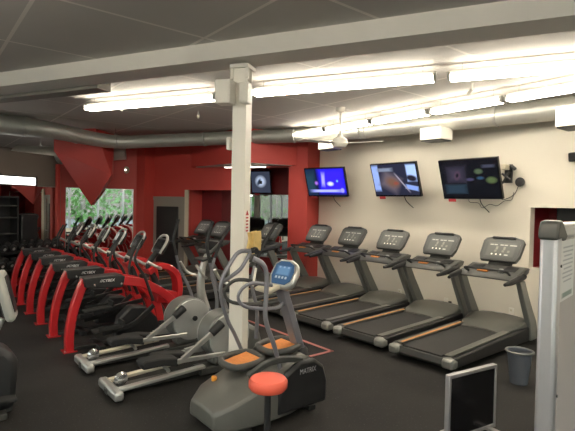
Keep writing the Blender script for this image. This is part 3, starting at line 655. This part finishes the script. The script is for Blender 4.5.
# ------------------------------------------------------------------ grey ellipticals
def make_elliptical():
    t = thing('elliptical_trainer', 'x', 'elliptical trainer', (0, 0, 0), 0, 'grey elliptical trainers')
    m = MB(); m.box((0, .62, .06), (.10, 1.3, .07)); m.box((0, 1.85, .05), (.60, .09, .08)); m.box((0, 1.4, .06), (.2, .9, .08))
    m.build('base_frame', 'dgrey', t, bevel=.012)
    for s in (-1, 1):
        MB().box((s*.15, .50, .125), (.07, .92, .035), rotX(.05)).build('track_rail', 'cream_plastic' if s < 0 else 'silver', t, bevel=.008)
    MB().box((0, .02, .07), (.52, .09, .09)).build('rear_crossbar', 'silver', t, bevel=.025)
    MB().lathe([(.0, -.05), (.05, -.045), (.068, 0), (.05, .045), (0, .05)], 16, c=(.0, .12, .15), ax='x').build('transport_wheel', 'chrome', t)
    # flywheel housing
    MB().lathe([(.245, -.13), (.27, -.11), (.27, .11), (.245, .13)], 36, c=(0, 1.28, .42), ax='x').build('flywheel_housing', 'mgrey', t, bevel=.01)
    for s in (-1, 1):
        d = MB().lathe([(.0, 0), (.235, 0), (.255, s*.012), (.25, s*.03), (.2, s*.042), (.0, s*.048)], 36, c=(s*.125, 1.28, .42), ax='x').build('disc_cover', 'disc', t)
        MB().lathe([(.0, 0), (.032, 0), (.032, s*.02), (0, s*.02)], 16, c=(s*.17, 1.30, .44), ax='x').build('axle_cap', 'black', d)
    MB().prism([(1.1, .1), (1.15, .38), (1.5, .55), (1.72, .42), (1.8, .1)], -.12, .12, 'x').build('front_housing', 'mgrey', t, bevel=.05)
    for s, ph in ((1, 0), (-1, 1)):
        x = s*.235
        # crank knob, diagonal link, lower bar, pedal
        cy, cz = (1.06, .56) if ph == 0 else (1.45, .30)
        ey, ez = (.66, .30) if ph == 0 else (.92, .22)
        k = MB().tube([(x, cy+.06, cz+.05), (x, cy-.07, cz-.05)], [.05, .045], 12, smooth=False).build('crank_joint', 'black', t, bevel=.01)
        MB().tube([(x, cy-.02, cz-.02), (x, ey, ez)], 1, flat=(.035, .05), smooth=False).build('pedal_link', 'silver', t)
        MB().tube([(x, ey-.06, ez-.01), (x, ey+.50, ez-.03)], 1, flat=(.035, .045), smooth=False).build('lower_bar', 'silver', t)
        p = MB(); py = ey-.24
        p.prism([(py-.17, ez-.03), (py-.19, ez+.03), (py-.15, ez+.055), (py+.02, ez+.05), (py+.20, ez+.02), (py+.20, ez-.07), (py+.05, ez-.03)], x-s*.075-.085, x-s*.075+.085, 'x')
        p.build('foot_pedal', 'rubber', t, bevel=.015)
        MB().tube([(x-s*.075, ey-.2, ez-.02), (x-s*.1, ey-.12, .20), (x-s*.1, ey-.10, .165)], .02, 8).build('roller_leg', 'silver', t)
        # moving arm with grip
        dy = .16 if ph == 0 else -.12
        MB().tube([(s*.27, 1.55, .38), (s*.28, 1.50+dy*.3, .7), (s*.27, 1.38+dy*.6, 1.0), (s*.26, 1.36+dy, 1.2)], [.024, .022, .02, .02], 8).build('moving_arm', 'tube_grey', t)
        MB().tube([(s*.26, 1.36+dy, 1.2), (s*.26, 1.38+dy*1.5, 1.42), (s*.25, 1.50+dy*2, 1.68)], .021, 8).build('arm_grip', 'black', t)
    MB().tube([(0, 1.55, .48), (0, 1.47, .78), (0, 1.50, 1.08), (0, 1.60, 1.25)], [.065, .055, .045, .045], 12).build('mast', 'silver', t)
    c = MB().box((0, 0, 0), (.36, .05, .24)).build('console', 'dgrey', t, bevel=.025); c.location = (0, 1.60, 1.32); c.rotation_euler.x = R(-48)
    MB().box((0, -.027, .0), (.28, .006, .15)).build('display', 'gloss_black', c)
    MB().box((0, 1.5, 1.17), (.26, .16, .03), rotX(.2)).build('bottle_tray', 'black', t, bevel=.012)
    MB().tube([(-.22, 1.28, 1.12), (-.23, 1.38, .98), (-.12, 1.48, .93), (.12, 1.48, .93), (.23, 1.38, .98), (.22, 1.28, 1.12)], .018, 8).build('handlebar', 'silver', t)
    return t
E = make_elliptical()
E.location = (-5.50, 1.50, 0); E['label'] = 'grey elliptical beside the nearest red machine, disc fully in view'
o = copy_tree(E); o.location = (-4.60, 1.50, 0); o['label'] = 'grey elliptical whose disc is partly hidden by the white column'

# ------------------------------------------------------------------ front stepper with orange pedals
t = thing('cross_trainer', 'grey cross trainer with orange pedal pads and blue console in the foreground', 'cross trainer', (-3.47, 2.04, 0)); t.scale = (.92, .82, 1.02)
b = MB(); rings = []
for y, z, w_, zb in ((-.18, .20, .22, .06), (.0, .28, .33, .05), (.3, .37, .36, .05), (.7, .47, .34, .05), (.95, .52, .27, .05), (1.12, .46, .20, .06), (1.2, .34, .15, .1)):
    ring = [(-w_, y, zb), (-w_*1.02, y, z*.55), (-w_*.95, y, z*.9), (-w_*.75, y, z), (w_*.75, y, z), (w_*.95, y, z*.9), (w_*1.02, y, z*.55), (w_, y, zb)]
    rings.append(ring)
b.loft(rings).build('body_shell', 'hood', t, bevel=.02)
# black side nose with lettering
nprof = [(.50, .08), (.50, .30), (.60, .42), (.80, .505), (1.0, .50), (1.14, .42), (1.20, .28), (1.19, .08)]
nz = MB().prism(nprof, .30, .37, 'x').build('nose_cover', 'black', t, bevel=.03)
nz2 = MB().prism(nprof, -.37, -.30, 'x').build('nose_cover', 'black', t, bevel=.03)
text('MATRIX', .065, 'gtext', nz, (.373, .90, .41), (PI/2, 0, PI/2), 'lettering')
for (x, y, z, nm) in ((-.10, .38, .46, 'left'), (-.03, .83, .54, 'right')):
    w_ = MB().tube([(x-.15, y-.17, z), (x-.15, y+.17, z+.02), (x+.15, y+.17, z+.02), (x+.15, y-.17, z)], .032, 10, closed=True).build('pedal_surround', 'dgrey', t)
    p = MB(); p.box((x, y, z+.005), (.26, .32, .02), rotX(.12)); p.build('pedal_pad', 'orange', t, bevel=.01)['label'] = 'orange rubber pad'
MB().cyl((-.20, .10, .30), (-.20, .10, .34), .028, 14).build('cap_disc', 'gold', t)['label'] = 'small amber disc'
MB().tube([(.20, .24, .42), (.27, .42, .52), (.31, .62, .54), (.32, .85, .50)], 1, flat=(.05, .05)).build('cover_rim', 'dgrey', t)
# mast and console
MB().tube([(.08, 1.05, .48), (.06, .93, .78), (.05, .82, 1.03), (.05, .80, 1.12)], 1, flat=(.13, .09)).build('mast', 'tube_grey', t)
MB().lathe([(.10, 0), (.09, .05), (.07, .07)], 20, c=(.08, 1.05, .47)).build('mast_collar', 'black', t)
blue = picture('cross_trainer_display', (.035, .08, .16), [(0, .02, .10, .05, .3, (.10, .20, .36), 0, S)] + [(x, -.05, .016, .014, .4, (.3, .36, .42), 0, S) for x in (-.07, -.025, .02, .065)] + [(x, .055, .014, .01, .4, (.22, .34, .5), 0, S) for x in (-.06, 0, .06)], .35)
cs = MB(); pr = [(-.13, -.15), (.10, -.15), (.17, -.10), (.185, .03), (.15, .11), (.06, .15), (-.10, .15), (-.17, .10), (-.18, -.05)]
cs.prism(pr, 0, .07, 'y'); c = cs.build('console', 'silver', t, bevel=.025); c.location = (.06, .80, 1.24); c.rotation_euler = (R(-35), 0, R(8))
MB().prism([(x*.78, z*.78) for x, z in pr], -.006, .0, 'y').build('display', blue, c)
MB().box((-.03, .66, 1.10), (.26, .16, .04), rotX(.25)).build('reading_tray', 'cream_plastic', t, bevel=.015)
# moving arms
MB().tube([(-.30, .53, .48), (-.30, .42, .66), (-.30, .33, .79), (-.30, .24, 1.0), (-.30, .24, 1.16), (-.30, .33, 1.29), (-.30, .46, 1.41), (-.28, .62, 1.42)], .021, 10).build('moving_arm', 'tube_grey', t)
MB().tube([(-.30, .25, 1.15), (-.30, .38, 1.20), (-.29, .50, 1.27), (-.28, .62, 1.42)], .020, 10).build('arm_loop', 'tube_grey', t)
MB().tube([(.29, .58, .46), (.29, .50, .66), (.29, .38, .90), (.29, .38, 1.10), (.29, .38, 1.28), (.28, .33, 1.37), (.24, .25, 1.41)], .024, 10).build('moving_arm', 'tube_grey', t)
MB().tube([(-.28, .62, 1.42), (-.25, .66, 1.43), (-.21, .64, 1.42)], .028, 10).build('grip_end', 'black', t)
for s in (-1, 1):
    xs = -.13 if s < 0 else .12
    MB().tube([(.05, .86, .98), (xs*.9, .66, .94), (xs-.12, .36, .96), (xs-.14, .26, 1.06), (xs-.08, .36, 1.17), (xs, .6, 1.15)], .017, 10).build('handlebar', 'dgrey' if s < 0 else 'tube_grey', t)
MB().cyl((.02, .42, 1.14), (.02, .46, 1.30), .013, 8).build('pulse_grip', 'white_paint', t)
MB().box((0, .15, .025), (.66, .1, .05)).build('rear_foot', 'rubber', t, bevel=.01)
MB().box((0, 1.05, .025), (.60, .1, .05)).build('front_foot', 'rubber', t, bevel=.01)
# yellow cloth on grip
t = thing('yellow_cloth', 'small yellow cloth hanging on the grey arm in front of the column', 'cloth', (-3.745, 2.59, 1.53))
MB().tube([(-.035, 0, .10), (-.03, .01, .03), (-.035, -.005, -.06), (-.03, .0, -.12)], 1, flat=(.03, .10)).build('cloth_fold', 'yellow', t)
MB().tube([(.0, .03, .10), (-.005, .04, .02), (.0, .03, -.08)], 1, flat=(.03, .09)).build('cloth_flap', 'yellow', t)

# stool at the bottom edge
t = thing('padded_stool', 'round coral red padded stool in front of the cross trainer', 'stool', (-2.68, 2.0, 0))
MB().lathe([(.0, 0), (.125, 0), (.14, .02), (.14, .06), (.125, .08), (.07, .093), (.0, .095)], 28, c=(0, 0, .575)).build('seat', 'coral', t)
MB().cyl((0, 0, .08), (0, 0, .575), .025).build('post', 'black', t)
for k in range(4):
    a = PI/4+k*PI/2
    MB().tube([(0, 0, .12), (.12*math.cos(a), .12*math.sin(a), .07), (.22*math.cos(a), .22*math.sin(a), .018)], [.022, .02, .018], 8).build('leg', 'black', t)

# ------------------------------------------------------------------ bike at left edge
t = thing('step_machine', 'step machine cut by the left edge, only its silver console and pole show', 'exercise machine', (-4.81, .66, 0), PI)
c = MB().box((0, 0, 0), (.27, .08, .45)).build('console', 'lgrey', t, bevel=.035); c.location = (0, 0, 1.04); c.rotation_euler = (R(-14), 0, R(-14))
MB().box((0, -.042, .01), (.19, .012, .33)).build('display', 'black', c, bevel=.01)
MB().box((0, .045, 0), (.19, .012, .35)).build('back_panel', 'dgrey', c, bevel=.01)
MB().tube([(0, .03, .84), (0, .09, .72), (0, .2, .55)], [.03, .033, .04], 12).build('mast', 'silver', t)
MB().prism([(-.06, .06), (-.08, .48), (.0, .60), (.3, .66), (.6, .56), (.75, .3), (.75, .06)], -.17, .17, 'x').build('body_shell', 'black', t, bevel=.06)
m = MB(); m.box((0, .35, .03), (.09, .8, .06)); m.box((0, .7, .03), (.5, .09, .06)); m.box((0, .05, .03), (.42, .08, .06)); m.build('base_frame', 'dgrey', t, bevel=.012)
for s_ in (-1, 1): MB().box((s_*.24, .10, .20), (.12, .30, .035), rotX(.1)).build('pedal', 'rubber', t, bevel=.01)
# beige rounded thing low at the left edge
t = thing('step_platform', 'cream rounded step platform on the floor at the bottom left', 'step', (-4.3, .27, 0), R(90))
MB().box((0, 0, .13), (.34, .62, .05)).build('step_top', 'cream_plastic', t, bevel=.02)
for y in (-.2, .2): MB().box((0, y, .052), (.30, .12, .104), taper=.9).build('step_riser', 'dgrey', t, bevel=.01)

# ------------------------------------------------------------------ dumbbell rack
rk = thing('dumbbell_rack', 'long black rack with two tiers of dumbbells along the mirrors', 'rack', UV(-9.03, 6.45, 0), GA+PI/2)
for x in (-1.45, 0, 1.45):
    MB().tube([(x, -.28, .0), (x, -.02, .50), (x, .22, 1.05)], 1, flat=(.07, .06), smooth=False).build('upright', 'black', rk)
    MB().box((x, 0, .025), (.08, .62, .05)).build('foot', 'black', rk)
TIER = [(-.13, .55), (.09, .86)]
for (y, z) in TIER: MB().box((0, y, z-.05), (3.0, .26, .03), rotX(R(18))).build('shelf', 'black', rk, bevel=.008)
MB().box((0, -.22, .22), (3.0, .26, .03), rotX(R(18))).build('shelf', 'red', rk, bevel=.008)
proto = None; rz_ = GA+PI/2
for ti, (y, z) in enumerate(TIER):
    for i in range(15):
        x = -1.38+i*.197
        q = UV(-9.03, 6.45, 0)+rotZ(rz_) @ Vector((x, y, z+.055))
        if proto is None:
            proto = thing('dumbbell', 'x', 'dumbbell', q, rz_)
            dd = MB(); dd.cyl((0, -.07, 0), (0, .07, 0), .016, 10); dd.build('handle', 'chrome', proto)
            for s in (-1, 1): MB().lathe([(.0, s*.06), (.066, s*.062), (.076, s*.072), (.076, s*.128), (.064, s*.136), (.0, s*.137)], 16, ax='y').build('head', 'black', proto)
            for s in (-1, 1): MB().lathe([(.0, s*.136), (.03, s*.137), (.03, s*.142), (.0, s*.142)], 12, ax='y').build('badge_glint', 'lgrey', proto)  # light grey badges that also stand in for highlights on the heads
            o = proto
        else: o = copy_tree(proto)
        o.location = q; o.rotation_euler = (R(18), 0, rz_)
        o['group'] = 'dumbbells on the upper tier' if ti else 'dumbbells on the lower tier'
        o['label'] = 'black round dumbbell lying on the upper tier of the rack' if ti else 'black round dumbbell lying on the lower tier of the rack'
# black shelf cabinet at the left edge
t = thing('storage_shelf', 'tall black shelf unit standing before the mirror at the left edge', 'shelf', UV(-9.52, 6.62, 0), GA+PI/2)
f = MB(); f.box((-.42, 0, .98), (.04, .26, 1.96)); f.box((.42, 0, .98), (.04, .26, 1.96)); f.box((0, .12, .98), (.84, .02, 1.96)); f.box((0, 0, 1.94), (.88, .26, .04)); f.build('shelf_case', 'black', t, bevel=.006)
for z in (.35, .75, 1.15, 1.5, 1.75): MB().box((0, 0, z), (.80, .22, .025)).build('shelf_board', 'dgrey', t)
o = MB().box((0, 0, .78), (.4, .26, 1.56)).build('locker_cabinet', 'black', bevel=.02); o.location = UV(-9.52, 7.32, 0); o.rotation_euler.z = GA+PI/2
tag(o, 'lower plain black cabinet right of the tall black shelf unit', 'cabinet')

# ------------------------------------------------------------------ right side: board, bin, framed sign
NB = Vector((-1.08, 2.68, 0)); NA = R(99.5)
t = thing('notice_board', 'tall silver framed notice board on the right edge with dark corner bracket', 'notice board', NB, NA)
# local +x runs away from camera
for x in (0, 1.5): MB().tube([(x, 0, .03), (x, 0, 1.76)], 1, flat=(.10, .09), smooth=False).build('frame_post', 'aluminium', t, bevel=.02)
MB().box((.75, 0, 1.785), (1.42, .09, .085)).build('top_rail', 'aluminium', t, bevel=.02)
MB().box((.75, 0, .12), (1.40, .06, .06)).build('bottom_rail', 'aluminium', t, bevel=.012)
MB().box((.75, 0, .95), (1.40, .05, 1.62)).build('board_panel', 'board', t, smooth=False)
MB().prism([(-.07, 1.74), (-.065, 1.80), (-.035, 1.84), (.03, 1.845), (.10, 1.80), (.17, 1.755), (.12, 1.73), (.02, 1.745)], -.05, .05, 'y').build('corner_bracket', 'dgrey', t, bevel=.014)
for x in (0, 1.5): MB().box((x, 0, .02), (.12, .5, .04)).build('foot', 'dgrey', t, bevel=.01)
for z in (1.6, .9): MB().cyl((.02, -.046, z), (.02, -.052, z), .008, 8).build('screw', 'dgrey', t)
paper = picture('printed_notice', (.74, .73, .72), [(0, .13-.024*k, .14-.03*(k % 3 == 2), .005, .2, (.45, .45, .47), 0, 'r') for k in range(9)] + [(0, -.14, .14, .016, .3, (.25, .3, .27), 0, 'r')], 0, .6, emis=False)
o = MB().box((0, 0, 0), (.34, .004, .34)).build('paper_notice', paper); o.location = NB+rotZ(NA) @ Vector((.27, -.029, 1.56)); o.rotation_euler.z = NA
tag(o, 'white printed sheet fixed on the grey notice board', 'paper')
t = thing('waste_bin', 'small dark grey waste bin beside the nearest treadmill', 'bin', (-2.38, 5.20, 0))
MB().lathe([(.0, .0), (.09, .0), (.125, .33), (.14, .335), (.14, .355), (.12, .35), (.085, .02), (.0, .02)], 28).build('bin_body', 'bin', t)
MB().tube([(.136*math.cos(k*PI/8), .136*math.sin(k*PI/8), .35) for k in range(16)], .011, 8, closed=True).build('bin_rim', 'mgrey', t)
t = thing('power_cable', 'black power cable hanging behind the nearest treadmill to the floor', 'cable', (-3.0, 7.56, .0))
MB().tube([(0, 0, .52), (.06, -.02, .42), (.1, -.03, .3), (.08, -.04, .12), (.12, -.1, .015)], .012, 8).build('cable_run', 'black', t)
t = thing('framed_sign', 'black sign with thin silver frame standing low at the bottom right', 'sign', (-2.07, 3.68, 0), R(82))
MB().box((0, 0, .27), (.56, .03, .50)).build('sign_panel', 'gloss_black', t)
f = MB(); f.box((0, 0, .535), (.60, .045, .03)); f.box((-.29, 0, .27), (.025, .045, .54)); f.box((.29, 0, .27), (.025, .045, .54)); f.box((0, 0, .02), (.60, .045, .03)); f.build('sign_frame', 'aluminium', t, bevel=.004)
for x in (-.2, .2): MB().box((x, 0, .012), (.05, .26, .024)).build('stand_foot', 'aluminium', t)
# tape on the floor
o = MB().box((-5.85, 4.28, .002), (3.0, .05, .004)).box((-4.37, 4.1, .002), (.05, .4, .004)).build('floor_tape', 'pink_tape', smooth=False)
tag(o, 'faded pink tape line on the black floor behind the treadmills', 'floor tape')
# small black camera high on the wall right edge
t = thing('wall_speaker', 'small black fitting high on the cream wall at the right edge', 'speaker', (-2.78, 7.55, 2.68))
MB().box((0, 0, 0), (.10, .09, .13), rotX(.2)).build('speaker_case', 'black', t, bevel=.015)
MB().box((0, .04, 0), (.04, .04, .04)).build('wall_mount', 'black', t)

# ------------------------------------------------------------------ world and camera
wd = bpy.data.worlds.new('sky'); bpy.context.scene.world = wd; wd.use_nodes = True
N = wd.node_tree.nodes; L = wd.node_tree.links
tc = N.new('ShaderNodeTexCoord'); sp = N.new('ShaderNodeSeparateXYZ'); rp = N.new('ShaderNodeValToRGB')
L.new(tc.outputs['Generated'], sp.inputs[0]); L.new(sp.outputs['Z'], rp.inputs[0])
rp.color_ramp.elements[0].position = 0; rp.color_ramp.elements[0].color = (.95, .93, .88, 1)
rp.color_ramp.elements[1].position = .8; rp.color_ramp.elements[1].color = (.72, .82, .95, 1)
L.new(rp.outputs[0], N['Background'].inputs[0]); N['Background'].inputs[1].default_value = 2.5
cam = bpy.data.cameras.new('camera'); co_ = bpy.data.objects.new('camera', cam); C.objects.link(co_)
cam.lens = 470/575*36; cam.sensor_width = 36; cam.clip_start = .05
yaw = math.atan2(.6252, -.7804)   # heading of the view
fw = Vector((math.cos(yaw), math.sin(yaw), -math.tan(R(1.34)))).normalized()
q = fw.to_track_quat('-Z', 'Y')
co_.rotation_mode = 'QUATERNION'; co_.rotation_quaternion = q @ Matrix.Rotation(.02, 3, 'Z').to_quaternion()
co_.location = (0, 0, 1.9)
sc = bpy.context.scene; sc.camera = co_
sc.view_settings.view_transform = 'Standard'; sc.view_settings.look = 'None'; sc.view_settings.gamma = 1; sc.view_settings.use_curve_mapping = False
sc.view_settings.exposure = 0.68
sc.cycles.use_denoising = True
sc.cycles.max_bounces = 8; sc.cycles.transparent_max_bounces = 12
